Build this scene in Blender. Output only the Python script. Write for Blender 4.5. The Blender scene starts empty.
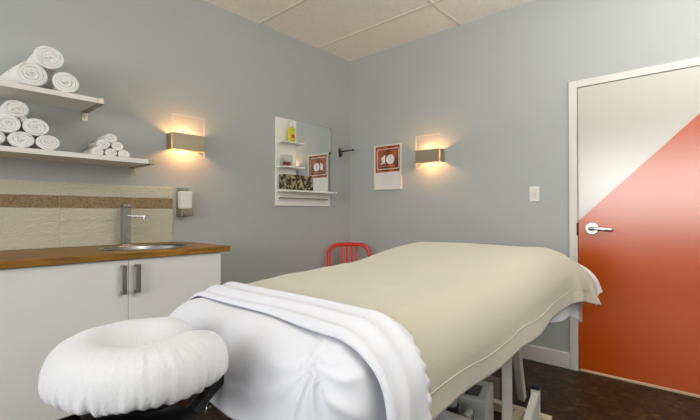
import bpy, bmesh, math, random
import numpy as np
from mathutils import Vector, Matrix, noise
random.seed(7)
S = bpy.context.scene
COL = S.collection
PI = math.pi
R = math.radians

# ------------------------------------------------------------------ materials
def lin(h):
    h = h.lstrip('#')
    o = []
    for i in (0, 2, 4):
        c = int(h[i:i+2], 16) / 255
        o.append(c / 12.92 if c <= .04045 else ((c + .055) / 1.055) ** 2.4)
    return (*o, 1)

def mat(name, col, rough=.5, metal=0, **kw):
    m = bpy.data.materials.new(name)
    m.use_nodes = True
    b = m.node_tree.nodes['Principled BSDF']
    b.inputs['Base Color'].default_value = lin(col)
    b.inputs['Roughness'].default_value = rough
    b.inputs['Metallic'].default_value = metal
    for k, v in kw.items():
        b.inputs[k.replace('_', ' ')].default_value = v
    return m

def nodes(m):
    return m.node_tree.nodes, m.node_tree.links, m.node_tree.nodes['Principled BSDF']

def coords(m, scale=(1, 1, 1), kind='Object'):
    n, l, b = nodes(m)
    tc = n.new('ShaderNodeTexCoord')
    mp = n.new('ShaderNodeMapping')
    mp.inputs['Scale'].default_value = scale
    l.new(tc.outputs[kind], mp.inputs[0])
    return mp.outputs[0]

def add_bump(m, scale, strength, dist=.002, detail=3, vec=None, tex='noise'):
    n, l, b = nodes(m)
    v = vec or coords(m)
    if tex == 'noise':
        t = n.new('ShaderNodeTexNoise'); t.inputs['Detail'].default_value = detail
        o = t.outputs['Fac']
    else:
        t = n.new('ShaderNodeTexVoronoi'); o = t.outputs['Distance']
    t.inputs['Scale'].default_value = scale
    l.new(v, t.inputs['Vector'])
    bp = n.new('ShaderNodeBump')
    bp.inputs['Strength'].default_value = strength
    bp.inputs['Distance'].default_value = dist
    l.new(o, bp.inputs['Height'])
    l.new(bp.outputs[0], b.inputs['Normal'])
    return t

def add_var(m, stops, scale=5, detail=4, vec=None, distortion=0, tex='noise'):
    n, l, b = nodes(m)
    v = vec or coords(m)
    if tex == 'noise':
        t = n.new('ShaderNodeTexNoise'); t.inputs['Detail'].default_value = detail
        t.inputs['Distortion'].default_value = distortion
        o = t.outputs['Fac']
    else:
        t = n.new('ShaderNodeTexVoronoi'); o = t.outputs['Distance']
    t.inputs['Scale'].default_value = scale
    l.new(v, t.inputs['Vector'])
    r = n.new('ShaderNodeValToRGB')
    e = r.color_ramp.elements
    while len(e) < len(stops):
        e.new(.5)
    for i, (p, c) in enumerate(stops):
        e[i].position = p; e[i].color = lin(c)
    l.new(o, r.inputs[0])
    l.new(r.outputs[0], b.inputs['Base Color'])
    return r

M = {}
M['wall'] = mat('grey_wall_paint', '#b0b4b2', .62)
add_bump(M['wall'], 180, .12, .001)
M['wallA'] = M['wall']
M['white_wall'] = mat('white_wall_paint', '#e2e0dc', .7)
M['white_paint'] = mat('white_gloss_paint', '#dcdad6', .35)
M['trim'] = mat('white_trim_paint', '#dbd8d2', .4)
M['ceil'] = mat('ceiling_tile', '#e2dcd4', .9)
add_var(M['ceil'], [(.3, '#e9e5dc'), (.7, '#f6f2ea')], 60, 6)
add_bump(M['ceil'], 130, .5, .003, 5)
M['ceilgrid'] = mat('ceiling_grid_metal', '#dcd6cc', .5)
M['floor'] = mat('dark_mottled_vinyl', '#2c1a0e', .45, Specular_IOR_Level=.3)
v = coords(M['floor'], (1, 1, 1))
add_var(M['floor'], [(.30, '#170d06'), (.46, '#281a0c'), (.60, '#412c15'), (.75, '#674d28')], 13, 10, v, 2.0)
add_bump(M['floor'], 40, .15, .001, 4, v)
M['hallfloor'] = mat('hall_floor', '#e6d9bd', .5)
# butcher block: staves along y
def wood(name, base, dark, light, rough=.4):
    m = mat(name, base, rough)
    n, l, b = nodes(m)
    tc = n.new('ShaderNodeTexCoord')
    mp = n.new('ShaderNodeMapping'); mp.inputs['Scale'].default_value = (22, 2.2, 22)
    l.new(tc.outputs['Object'], mp.inputs[0])
    t = n.new('ShaderNodeTexNoise'); t.inputs['Scale'].default_value = 2.2
    t.inputs['Detail'].default_value = 7; t.inputs['Distortion'].default_value = .4
    l.new(mp.outputs[0], t.inputs['Vector'])
    r = n.new('ShaderNodeValToRGB')
    r.color_ramp.elements[0].position = .3; r.color_ramp.elements[0].color = lin(dark)
    r.color_ramp.elements[1].position = .72; r.color_ramp.elements[1].color = lin(light)
    l.new(t.outputs['Fac'], r.inputs[0])
    # staves: brick texture in a rotated frame
    m2 = n.new('ShaderNodeMapping'); m2.inputs['Rotation'].default_value = (0, 0, PI/2)
    l.new(tc.outputs['Object'], m2.inputs[0])
    br = n.new('ShaderNodeTexBrick')
    br.inputs['Scale'].default_value = 1; br.inputs['Brick Width'].default_value = .5
    br.inputs['Row Height'].default_value = .042; br.inputs['Mortar Size'].default_value = .0006
    br.inputs['Color1'].default_value = (.72, .72, .72, 1); br.inputs['Color2'].default_value = (1.12, 1.12, 1.12, 1)
    br.inputs['Mortar'].default_value = (.45, .45, .45, 1)
    l.new(m2.outputs[0], br.inputs['Vector'])
    mx = n.new('ShaderNodeMix'); mx.data_type = 'RGBA'; mx.blend_type = 'MULTIPLY'
    mx.inputs[0].default_value = 1
    l.new(r.outputs[0], mx.inputs[6]); l.new(br.outputs['Color'], mx.inputs[7])
    l.new(mx.outputs[2], b.inputs['Base Color'])
    return m
M['butcher'] = wood('oiled_butcher_block', '#8a5a22', '#5a3807', '#b5801f', .42)
M['cab'] = mat('white_cabinet_front', '#e3e2df', .38)
M['shelf'] = mat('white_shelf', '#e4e1da', .45)
M['steel'] = mat('brushed_steel', '#a9a69c', .32, 1)
M['bracket'] = mat('brushed_nickel', '#a8a08c', .38, 1)
M['sconce'] = mat('satin_nickel', '#aba08a', .42, .75)
M['chrome'] = mat('chrome', '#b4b4b1', .2, 1)
M['darksteel'] = mat('dark_satin_steel', '#97938c', .42, .9)
M['sinksteel'] = mat('sink_steel', '#9c9b97', .24, 1)
M['tile'] = mat('cream_relief_tile', '#c3beac', .35)
vt = coords(M['tile'], (60, 60, 110))
add_bump(M['tile'], 1, 1.0, .006, 2, vt)
M['tileband'] = mat('brown_relief_tile', '#8a744d', .35)
vt = coords(M['tileband'], (1, 1, 1))
add_var(M['tileband'], [(.3, '#75603c'), (.65, '#94805a')], 70, 3, vt)
add_bump(M['tileband'], 90, .9, .004, 2, vt)
M['grout'] = mat('grout', '#d5d0c2', .8)
M['towel'] = mat('white_terry', '#f0efec', .95, Sheen_Weight=.3)
add_bump(M['towel'], 240, .7, .004, 3)
M['cover'] = mat('white_terry_cover', '#d6d7dc', .95, Sheen_Weight=.2)
add_bump(M['cover'], 160, .6, .003, 4)
M['sheet'] = mat('white_cotton_sheet', '#dadce5', .8, Sheen_Weight=.15)
add_bump(M['sheet'], 600, .15, .0006, 2)
M['lav'] = mat('pale_lavender_sheet', '#d9d5df', .85)
add_bump(M['lav'], 30, .2, .004, 2)
M['blanket'] = mat('cream_woven_blanket', '#bcb6a5', .92, Sheen_Weight=.25)
add_bump(M['blanket'], 260, .6, .002, 3)
M['blackvinyl'] = mat('black_vinyl', '#17171a', .4)
M['black'] = mat('black_metal', '#121214', .38)
M['tablepaint'] = mat('white_painted_steel', '#d9d5cd', .4)
M['tablecream'] = mat('cream_painted_steel', '#cfc4a8', .45)
M['greybox'] = mat('grey_metal_case', '#c4c6c3', .4, .1)
M['greydark'] = mat('dark_grey_fitting', '#3a3b3c', .4, .5)
M['pinkboard'] = mat('dull_pink_board', '#a08c84', .6)
M['red'] = mat('red_painted_metal', '#cf2a0c', .3)
M['doorwhite'] = M['white_paint']
M['poster_white'] = mat('poster_paper', '#e4e2de', .6)
M['poster_frame'] = mat('cream_frame', '#e2dccd', .4)
M['poster_art'] = mat('poster_red_brown_print', '#8e3d1e', .35)
vp = coords(M['poster_art'], (1, 1, 1))
add_var(M['poster_art'], [(.28, '#4a2016'), (.45, '#8a3a1c'), (.6, '#b05a2a'), (.78, '#b98f7a')], 7, 2, vp, .5)
M['poster_ink'] = mat('poster_white_ink', '#eceae6', .5)
M['poster_pale'] = mat('poster_pale_pink_ink', '#cf9c86', .6)
M['poster_grey'] = mat('poster_grey_ink', '#c9c6c4', .6)
M['unitwhite'] = mat('white_unit_board', '#efede6', .4)
M['mirror'] = mat('mirror_silver', '#eef2f0', .01, 1)
M['mirroredge'] = mat('mirror_edge', '#5c564a', .4, .3)
M['plastic'] = mat('white_plastic', '#e4e2dc', .35)
M['soapy'] = mat('yellow_green_soap', '#c9c325', .25, Subsurface_Weight=.0)
M['soaplabel'] = mat('yellow_label', '#d8cf3a', .4)
M['soapred'] = mat('orange_red_label_emblem', '#c4552a', .4)
M['wax'] = mat('red_brown_contents', '#8c3b26', .5)
M['waxwhite'] = mat('pale_contents', '#d9cbb8', .5)
M['damask'] = mat('dark_damask_fabric', '#3c3128', .8)
n, l, b = nodes(M['damask'])
vd = coords(M['damask'], (1, 1, 1))
add_var(M['damask'], [(.36, '#2c231d'), (.48, '#40352a'), (.53, '#a09372'), (.75, '#b9ab82')], 24, 6, vd, .8)
M['handle_rose'] = mat('satin_chrome', '#dadad8', .16, 1)
M['brownmetal'] = mat('dark_bronze_strike', '#3a2415', .4, .6)
M['hookmetal'] = mat('dark_nickel', '#6b655c', .35, 1)
M['slot'] = mat('switch_gap', '#b9b6b0', .5)

def glassy(name, tint, fac, rough=.1):
    """clear sheet: mostly transparent with a thin frosted, glossy part"""
    m = bpy.data.materials.new(name); m.use_nodes = True
    n, l = m.node_tree.nodes, m.node_tree.links
    n.clear()
    out = n.new('ShaderNodeOutputMaterial')
    tr = n.new('ShaderNodeBsdfTransparent'); tr.inputs[0].default_value = lin(tint)
    df = n.new('ShaderNodeBsdfDiffuse'); df.inputs[0].default_value = lin('#f4f0ea')
    tl = n.new('ShaderNodeBsdfTranslucent'); tl.inputs[0].default_value = lin('#f4f0ea')
    gl = n.new('ShaderNodeBsdfGlossy'); gl.inputs['Roughness'].default_value = rough
    a = n.new('ShaderNodeMixShader'); a.inputs[0].default_value = .5
    l.new(df.outputs[0], a.inputs[1]); l.new(tl.outputs[0], a.inputs[2])
    b2 = n.new('ShaderNodeMixShader'); b2.inputs[0].default_value = .12
    l.new(a.outputs[0], b2.inputs[1]); l.new(gl.outputs[0], b2.inputs[2])
    c = n.new('ShaderNodeMixShader'); c.inputs[0].default_value = fac
    l.new(tr.outputs[0], c.inputs[1]); l.new(b2.outputs[0], c.inputs[2])
    l.new(c.outputs[0], out.inputs[0])
    return m
M['sconceglass'] = glassy('frosted_sconce_glass', '#ffffff', .045)
M['glassedge'] = glassy('frosted_glass_edge', '#ffffff', .7)
M['clearglass'] = glassy('clear_glass', '#f6f8f7', .05)
M['pane'] = glassy('window_glass', '#ffffff', .04)
M['soapglass'] = glassy('frosted_soap_reservoir', '#ffffff', .8)
def emis(name, col, s):
    m = bpy.data.materials.new(name); m.use_nodes = True
    n, l = m.node_tree.nodes, m.node_tree.links
    n.clear()
    out = n.new('ShaderNodeOutputMaterial'); e = n.new('ShaderNodeEmission')
    e.inputs[0].default_value = lin(col); e.inputs[1].default_value = s
    l.new(e.outputs[0], out.inputs[0])
    return m
M['bulb'] = emis('glowing_halogen_bulb', '#ffc070', 18)

# door: white with an orange 45 degree corner (paint pattern on one slab)
def door_mat():
    m = mat('door_two_colour_paint', '#d9d6d0', .22, Specular_IOR_Level=1.0)
    n, l, b = nodes(m)
    tc = n.new('ShaderNodeTexCoord'); sp = n.new('ShaderNodeSeparateXYZ')
    l.new(tc.outputs['Object'], sp.inputs[0])
    s = n.new('ShaderNodeMath'); s.operation = 'SUBTRACT'      # z - x  < const -> orange
    l.new(sp.outputs['Z'], s.inputs[0]); l.new(sp.outputs['X'], s.inputs[1])
    c = n.new('ShaderNodeMath'); c.operation = 'LESS_THAN'; c.inputs[1].default_value = 1.089
    l.new(s.outputs[0], c.inputs[0])
    mx = n.new('ShaderNodeMix'); mx.data_type = 'RGBA'
    mx.inputs[6].default_value = lin('#c8c5bd'); mx.inputs[7].default_value = lin('#c24e00')
    l.new(c.outputs[0], mx.inputs[0])
    l.new(mx.outputs[2], b.inputs['Base Color'])
    return m
M['door'] = door_mat()

# ------------------------------------------------------------------ mesh builder
class MB:
    def __init__(s): s.bm = bmesh.new()
    def box(s, x0, x1, y0, y1, z0, z1, rot=None, at=None):
        c = Vector(((x0+x1)/2, (y0+y1)/2, (z0+z1)/2))
        mt = Matrix.Translation(c) @ Matrix.Diagonal((abs(x1-x0), abs(y1-y0), abs(z1-z0), 1))
        if rot is not None:
            p = Vector(at) if at else c
            mt = Matrix.Translation(p) @ rot @ Matrix.Translation(-p) @ mt
        bmesh.ops.create_cube(s.bm, size=1, matrix=mt); return s
    def bar(s, a, b, w, h=None, up=(0, 0, 1)):
        """rectangular bar between two points; w across, h along 'up'"""
        a, b = Vector(a), Vector(b); h = h or w
        d = (b - a); L = d.length; d.normalize()
        u = Vector(up)
        if abs(d.dot(u)) > .98: u = Vector((1, 0, 0))
        r = d.cross(u).normalized(); u = r.cross(d)
        mt = Matrix((( *[r[0]*w, d[0]*L, u[0]*h], (a+b)[0]/2), (*[r[1]*w, d[1]*L, u[1]*h], (a+b)[1]/2), (*[r[2]*w, d[2]*L, u[2]*h], (a+b)[2]/2), (0, 0, 0, 1)))
        bmesh.ops.create_cube(s.bm, size=1, matrix=mt); return s
    def cyl(s, a, b, r, r2=None, seg=24):
        a, b = Vector(a), Vector(b); d = b - a
        q = d.to_track_quat('Z', 'Y').to_matrix().to_4x4()
        bmesh.ops.create_cone(s.bm, cap_ends=True, segments=seg, radius1=r, radius2=r if r2 is None else r2, depth=d.length,
                              matrix=Matrix.Translation((a+b)/2) @ q); return s
    def sphere(s, c, r, sc=(1, 1, 1), seg=20):
        bmesh.ops.create_uvsphere(s.bm, u_segments=seg, v_segments=seg//2, radius=r,
                                  matrix=Matrix.Translation(c) @ Matrix.Diagonal((*sc, 1))); return s
    def grid(s, pts, closed_u=False, closed_v=False):
        nu, nv = len(pts), len(pts[0])
        vs = [[s.bm.verts.new(p) for p in row] for row in pts]
        for i in range(nu if closed_u else nu-1):
            for j in range(nv if closed_v else nv-1):
                a, b, c, d = vs[i][j], vs[(i+1) % nu][j], vs[(i+1) % nu][(j+1) % nv], vs[i][(j+1) % nv]
                try: s.bm.faces.new((a, b, c, d))
                except ValueError: pass
        return vs
    def tube(s, path, r, seg=12, closed=False, sx=1, sy=1, up=None):
        path = [Vector(p) for p in path]; n = len(path); rows = []
        prev = None
        for i, p in enumerate(path):
            if closed: t = path[(i+1) % n] - path[i-1]
            else: t = path[min(i+1, n-1)] - path[max(i-1, 0)]
            t.normalize()
            if prev is None:
                u = Vector(up) if up else (Vector((0, 0, 1)) if abs(t.z) < .9 else Vector((1, 0, 0)))
            else: u = prev
            u = (u - t*u.dot(t)).normalized(); prev = u
            w = t.cross(u)
            rows.append([p + u*math.cos(2*PI*k/seg)*r*sx + w*math.sin(2*PI*k/seg)*r*sy for k in range(seg)])
        vs = s.grid(rows, closed, True)
        if not closed:
            s.bm.faces.new(vs[0][::-1]); s.bm.faces.new(vs[-1])
        return s
    def prism(s, poly, axis, a, b):
        """2-D polygon extruded along axis 'x','y' or 'z' from a to b"""
        def P(u, v, t):
            return {'x': (t, u, v), 'y': (u, t, v), 'z': (u, v, t)}[axis]
        A = [s.bm.verts.new(P(u, v, a)) for u, v in poly]
        B = [s.bm.verts.new(P(u, v, b)) for u, v in poly]
        n = len(poly)
        for i in range(n): s.bm.faces.new((A[i], A[(i+1) % n], B[(i+1) % n], B[i]))
        s.bm.faces.new(A[::-1]); s.bm.faces.new(B)
        return s
    def build(s, name, m, parent=None, bevel=0, smooth=False, subsurf=0, solid=0, origin=None, angle=None, bseg=2):
        bmesh.ops.recalc_face_normals(s.bm, faces=s.bm.faces[:])
        if origin is not None:
            bmesh.ops.translate(s.bm, verts=s.bm.verts[:], vec=-Vector(origin))
        me = bpy.data.meshes.new(name); s.bm.to_mesh(me); s.bm.free()
        if smooth:
            for p in me.polygons: p.use_smooth = True
            if angle is not None: me.set_sharp_from_angle(angle=R(angle))
        me.materials.append(m)
        o = bpy.data.objects.new(name, me); COL.objects.link(o)
        if origin is not None: o.location = origin
        if parent is not None:
            o.parent = parent
            if parent.type == 'EMPTY' or parent.location.length > 0:
                o.matrix_parent_inverse = Matrix.Translation(-parent.location)
        if solid:
            k = o.modifiers.new('thickness', 'SOLIDIFY'); k.thickness = solid; k.offset = -1
        if bevel:
            k = o.modifiers.new('bevel', 'BEVEL'); k.width = bevel; k.segments = bseg; k.limit_method = 'ANGLE'
        if subsurf:
            k = o.modifiers.new('smooth', 'SUBSURF'); k.levels = subsurf; k.render_levels = subsurf
        return o

def thing(name, label, cat, loc, group=None):
    o = bpy.data.objects.new(name, None); COL.objects.link(o)
    o.location = loc; o.empty_display_size = .1
    o['label'] = label; o['category'] = cat
    if group: o['group'] = group
    return o
def tag(o, label, cat, group=None):
    o['label'] = label; o['category'] = cat
    if group: o['group'] = group
    return o
def struct(o): o['kind'] = 'structure'; return o
def dup(src, dloc, label):
    c = src.copy(); COL.objects.link(c); c.location = Vector(src.location) + Vector(dloc); c['label'] = label
    for ch in src.children:
        k = ch.copy(); COL.objects.link(k); k.parent = c; k.matrix_parent_inverse = ch.matrix_parent_inverse.copy()
        for g in ch.children:
            q = g.copy(); COL.objects.link(q); q.parent = k; q.matrix_parent_inverse = g.matrix_parent_inverse.copy()
    return c

def sstep(x, a, b_):
    k = min(1, max(0, (x-a)/(b_-a))); return k*k*(3-2*k)

# ------------------------------------------------------------------ camera
cam = bpy.data.cameras.new('camera'); co = bpy.data.objects.new('camera', cam); COL.objects.link(co)
cam.sensor_width = 36; cam.lens = 409.51 * 36 / 700
co.location = (2.9671, -3.3422, 1.1441)
yaw, pitch, roll = .7254, .0087, -.0007
fw = Vector((-math.sin(yaw)*math.cos(pitch), math.cos(yaw)*math.cos(pitch), math.sin(pitch)))
rt = Vector((math.cos(yaw), math.sin(yaw), 0)); up = rt.cross(fw)
r2 = rt*math.cos(roll) + up*math.sin(roll); u2 = up*math.cos(roll) - rt*math.sin(roll)
co.matrix_world = Matrix(((r2.x, u2.x, -fw.x, co.location.x), (r2.y, u2.y, -fw.y, co.location.y), (r2.z, u2.z, -fw.z, co.location.z), (0, 0, 0, 1)))
cam.clip_start = .02
S.camera = co

# ------------------------------------------------------------------ room shell
H = 2.809; XR = 4.3; YF = -6.4
WX0, WX1, WZ0, WZ1 = .7, 3.9, .95, 2.35           # window in the wall behind the camera
DX0, DX1, DZ = 2.229, 3.135, 2.062                    # door opening
struct(MB().box(-.15, XR+.15, YF-.15, 0.0, -.12, 0).build('floor', M['floor']))
struct(MB().box(-.15, XR+.15, YF-.15, .15, H, H+.1).build('ceiling', M['ceil']))
struct(MB().box(-.15, 0, YF-.15, .15, 0, H).build('wall_left', M['wall']))
w = MB().box(0, DX0-.012, 0, .14, 0, H).box(DX1+.012, XR, 0, .14, 0, H).box(DX0-.012, DX1+.012, 0, .14, DZ+.012, H)
struct(w.build('wall_back', M['wall']))
struct(MB().box(XR, XR+.15, YF-.15, .15, 0, H).build('wall_right', M['wall']))
w = MB().box(0, WX0, YF-.15, YF, 0, H).box(WX1, XR, YF-.15, YF, 0, H).box(WX0, WX1, YF-.15, YF, 0, WZ0).box(WX0, WX1, YF-.15, YF, WZ1, H)
struct(w.build('wall_front', M['wall']))
# window behind the camera
wf = MB()
for a, b_, c_, d_ in ((WX0, WX1, WZ0, WZ0+.05), (WX0, WX1, WZ1-.05, WZ1)): wf.box(a, b_, YF-.1, YF-.03, c_, d_)
for x in (WX0, (WX0+WX1)/2-.025, WX1-.05): wf.box(x, x+.05, YF-.1, YF-.03, WZ0+.05, WZ1-.05)
win = struct(wf.build('window_1', M['trim'], bevel=.003))
MB().box(WX0+.05, WX1-.05, YF-.07, YF-.064, WZ0+.05, WZ1-.05).build('pane', M['pane'], win)
# hanging ceiling grid (tees) : lines along x and y
g = MB()
for y in (-.49, -1.197, -1.904, -2.611, -3.318, -4.025, -4.732, -5.439, -6.146): g.box(0, XR, y-.012, y+.012, H-.006, H+.001)
for x in (1.31, 2.72): g.box(x-.012, x+.012, YF, 0, H-.0065, H+.001)
g = struct(g.build('trim_1', M['ceilgrid'], bevel=.001))
# skirting
struct(MB().box(0, .014, -1.86, -.014, 0, .115).build('baseboard_left', M['trim'], bevel=.003))
struct(MB().box(0, 2.174, -.014, 0, 0, .115).box(DX1+.055, XR, -.014, 0, 0, .115).build('baseboard_back', M['trim'], bevel=.003))
# door frame
t = MB().box(2.174, DX0, -.018, .14, 0, 2.112).box(DX1, DX1+.055, -.018, .14, 0, 2.112).box(DX0, DX1, -.018, .14, DZ, 2.112)
t.box(DX0, DX0+.012, .03, .14, 0, DZ).box(DX1-.012, DX1, .03, .14, 0, DZ).box(DX0+.012, DX1-.012, .03, .14, DZ-.012, DZ)
tr = struct(t.build('trim_2', M['trim'], bevel=.0025))
MB().box(DX0-.0008, DX0+.001, -.0175, .026, .985, 1.075).box(DX0-.006, DX0, -.0195, -.0178, .985, 1.075).build('strike_plate', M['brownmetal'], tr)
# door slab with two-colour paint
DO = (DX0+.005, 0, 0)
d = struct(MB().box(DX0+.005, DX1-.005, -.012, .028, .022, DZ-.004).build('door_1', M['door'], bevel=.0015, origin=DO))
hb = MB().cyl((2.322, -.012, 1.036), (2.322, -.024, 1.036), .045, .041, 40).cyl((2.322, -.024, 1.036), (2.322, -.055, 1.036), .018, .016)
hd = hb.build('door_handle', M['handle_rose'], d, bevel=.002, smooth=True, angle=40)
lv = MB()
pth = [(2.306, -.056, 1.036), (2.33, -.06, 1.037), (2.36, -.06, 1.037), (2.39, -.058, 1.035), (2.42, -.054, 1.031), (2.445, -.044, 1.029)]
lv.tube(pth, .0115, 12, sx=1.15, sy=.75)
lv.build('lever', M['handle_rose'], hd, smooth=True, angle=50)
# threshold and hall beyond, seen only through the gap below the door
struct(MB().box(DX0, DX1, .0, .15, -.1, .003).build('trim_3', M['hallfloor']))
struct(MB().box(1.4, 4.0, .15, 1.3, -.1, .0).build('floor_hall', M['hallfloor']))
struct(MB().box(1.4, 4.0, 1.3, 1.4, -.1, H).box(1.3, 1.4, .14, 1.4, -.1, H).box(4.0, 4.1, .14, 1.4, -.1, H).box(1.3, 4.1, .15, 1.4, H, H+.1).build('wall_hall', M['trim']))

# ------------------------------------------------------------------ light switch
sw = thing('light_switch', 'small white light switch plate on grey wall left of the door', 'light switch', (1.9265, 0, 1.296))
MB().box(1.8905, 1.9625, -.006, 0, 1.2385, 1.3535).build('plate', M['plastic'], sw, bevel=.002)
MB().box(1.909, 1.944, -.0085, -.006, 1.262, 1.330).build('rocker', M['white_paint'], sw, bevel=.001)
MB().box(1.909, 1.944, -.0088, -.0083, 1.2945, 1.2975).build('gap_line', M['slot'], sw)

# ------------------------------------------------------------------ sconces
def sconce(tf, label, loc):
    """local frame: p = along the wall (0..W), q = out of the wall, z up; tf maps to world"""
    t = thing('wall_sconce', label, 'wall lamp', loc, 'brushed metal wall sconces')
    W, D, z0, z1 = .245, .1, 1.608, 1.727
    def bx(mb, p0, p1, q0, q1, a, b):
        A = tf(p0, q0); B = tf(p1, q1)
        return mb.box(min(A[0], B[0]), max(A[0], B[0]), min(A[1], B[1]), max(A[1], B[1]), a, b)
    m = MB(); bx(m, 0, .002, .001, D-.016, z0, z1); m.build('side_housing', M['sconce'], t)
    m = MB(); bx(m, W-.002, W, .001, D-.016, z0, z1); m.build('side_housing', M['sconce'], t)
    m = MB(); bx(m, .002, W-.002, .0, .004, z0+.012, z1-.012); bx(m, W/2-.03, W/2+.03, .004, .03, 1.645, 1.69)
    m.build('back_plate', M['sconce'], t)
    m = MB(); bx(m, -.001, W+.001, D-.008, D, z0, z1)
    m.build('front_plate', M['sconce'], t, bevel=.001)
    m = MB(); bx(m, .0, W, D-.0155, D-.0095, z0-.045, z1+.13)
    gp = m.build('glass_panel', M['sconceglass'], t)
    m = MB()
    bx(m, -.002, 0, D-.0155, D-.0095, z0-.045, z1+.13); bx(m, W, W+.002, D-.0155, D-.0095, z0-.045, z1+.13)
    bx(m, 0, W, D-.0155, D-.0095, z1+.13, z1+.1325); bx(m, 0, W, D-.0155, D-.0095, z0-.0475, z0-.045)
    m.build('glass_edge', M['glassedge'], gp)
    c = tf(W/2, .048)
    m = MB()
    A, B = tf(W/2-.03, .046), tf(W/2+.03, .046)
    m.cyl((A[0], A[1], 1.667), (B[0], B[1], 1.667), .006, seg=16)
    m.build('bulb', M['bulb'], t, smooth=True, angle=50)
    L = bpy.data.lights.new('sconce_light', 'POINT'); L.energy = SC_E; L.color = (1, .50, .19); L.shadow_soft_size = .016
    lo = bpy.data.objects.new('sconce_light', L); COL.objects.link(lo); lo.location = (c[0], c[1], 1.667)
    lo.location = (tf(W/2, .055)[0], tf(W/2, .055)[1], 1.667)
    lo.parent = t; lo.matrix_parent_inverse = Matrix.Translation(-t.location)
    return t
SC_E = 6.5
sconce(lambda p, q: (q, -2.005+p), 'metal and glass wall sconce glowing above the soap dispenser and shelf end', (0, -1.88, 1.67))
sconce(lambda p, q: (.904+p, -q), 'metal and glass wall sconce glowing right of the framed 10 poster', (1.03, 0, 1.67))

# ------------------------------------------------------------------ shelves with brackets
def bracket(mb, y0, y1, zt, zb, d, tab):
    # rail under and around the shelf end, front cap, tab on the wall
    mb.box(.0, d+.004, y0, y1, zb-.004, zb)                 # rail below
    mb.box(d, d+.004, y0, y1, zb-.004, zt+.001)             # cap in front
    mb.box(.0, d+.004, y1-.003, y1, zb, zt+.001)            # cheek
    mb.box(.0, .004, y0, y1, zb-tab, zb-.004)               # wall tab
    return mb
def shelf(label, y0, y1, zb, zt, tab):
    t = thing('wall_shelf', label, 'shelf', (0, (y0+y1)/2, zb), 'white wall shelves with metal end brackets')
    MB().box(0, .30, y0+.004, y1-.004, zb, zt).build('board', M['shelf'], t, bevel=.0015)
    b1 = bracket(MB(), y1-.034, y1, zt, zb, .30, tab).build('bracket', M['bracket'], t, bevel=.0008)
    MB().cyl((.004, y1-.017, zb-tab*.6), (.0065, y1-.017, zb-tab*.6), .006, seg=16).build('screw', M['darksteel'], b1)
    m = MB(); m.box(0, .304, y0, y0+.034, zb-.004, zb).box(.30, .304, y0, y0+.034, zb-.004, zt+.001).box(0, .304, y0, y0+.003, zb, zt+.001).box(0, .004, y0, y0+.034, zb-tab, zb-.004)
    m.build('bracket', M['bracket'], t, bevel=.0008)
    return t
shelf('upper white wall shelf, the shorter-looking one carrying three large rolled towels', -3.66, -2.505, 1.787, 1.815, .058)
shelf('lower white wall shelf carrying two stacks of rolled towels', -3.40, -2.219, 1.459, 1.487, .054)

# ------------------------------------------------------------------ rolled towels
def towel(cy, cz, r, x0, x1, label, group, turns=3.6, a0=0.0, squash=(1, 1), skew=0, core=.2, name='rolled_towel'):
    """a spiral of thick cloth extruded along x; open face towards the room"""
    th = r*(1-core)/turns
    N = int(turns*30)
    out, inn = [], []
    rows = []
    xs = [x0, x0+.01] + list(np.linspace(x0+.04, x1-.03, 4)) + [x1-.008, x1]
    rnd = random.random()*50
    for x in xs:
        edge = 1.0
        end = min(x-x0, x1-x)
        row = []
        for side in (0, 1):
            seq = range(N+1) if side == 0 else range(N, -1, -1)
            for i in seq:
                f = i/N; ang = a0 - f*turns*2*PI
                rad = r*core + (r-r*core)*f
                half = th*.50*(1 if end > .005 else .86)
                if f > .97 or f < .02: half *= .6
                q = rad - th*.5 + (half if side == 0 else -half)
                wob = noise.noise((math.cos(ang)*1.3+rnd, math.sin(ang)*1.3+f*2, x*6))*r*.055
                q = max(q + wob, r*.02)
                row.append((x + noise.noise((ang*.8, f*5+rnd, 3))*.006*(1 if x > (x0+x1)/2 else 0), cy + q*math.cos(ang)*squash[0] + skew*(x-x1), cz + q*math.sin(ang)*squash[1]))
        rows.append(row)
    m = MB(); vs = m.grid(rows, False, True)
    n = len(rows[0]); half_n = n//2
    for rr, flip in ((vs[0], 1), (vs[-1], 0)):
        for i in range(half_n-1):
            f = (rr[i], rr[i+1], rr[n-2-i], rr[n-1-i])
            m.bm.faces.new(f if not flip else f[::-1])
    cvs = [m.bm.verts.new((x1-.0075-.002*noise.noise((k, rnd, 0)), cy + r*.93*math.cos(2*PI*k/40)*squash[0], cz + r*.93*math.sin(2*PI*k/40)*squash[1])) for k in range(40)]
    m.bm.faces.new(cvs)
    o = m.build(name, M['towel'], smooth=True, angle=60, origin=(x1, cy, cz-r*squash[1]))
    return tag(o, label, 'towel', group)
ZU, ZL = 1.8155, 1.4875
gU, gL, gS = 'large towels on the upper shelf', 'towels at the left of the lower shelf', 'small towels near the lower shelf end'
towel(-2.842, ZU+.067, .067, .03, .28, 'white rolled towel, front-left one of the two resting on the upper shelf', gU, a0=-.5, squash=(1.12, 1), skew=.12)
towel(-2.690, ZU+.060, .060, .04, .28, 'white rolled towel, right one of the two resting on the upper shelf', gU, a0=-1.2, squash=(1.12, 1), turns=3.2)
towel(-2.768, ZU+.178, .066, .04, .28, 'white rolled towel crowning the pile of three on the upper shelf', gU, a0=-2.4, squash=(1.12, .98), turns=4)
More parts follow.
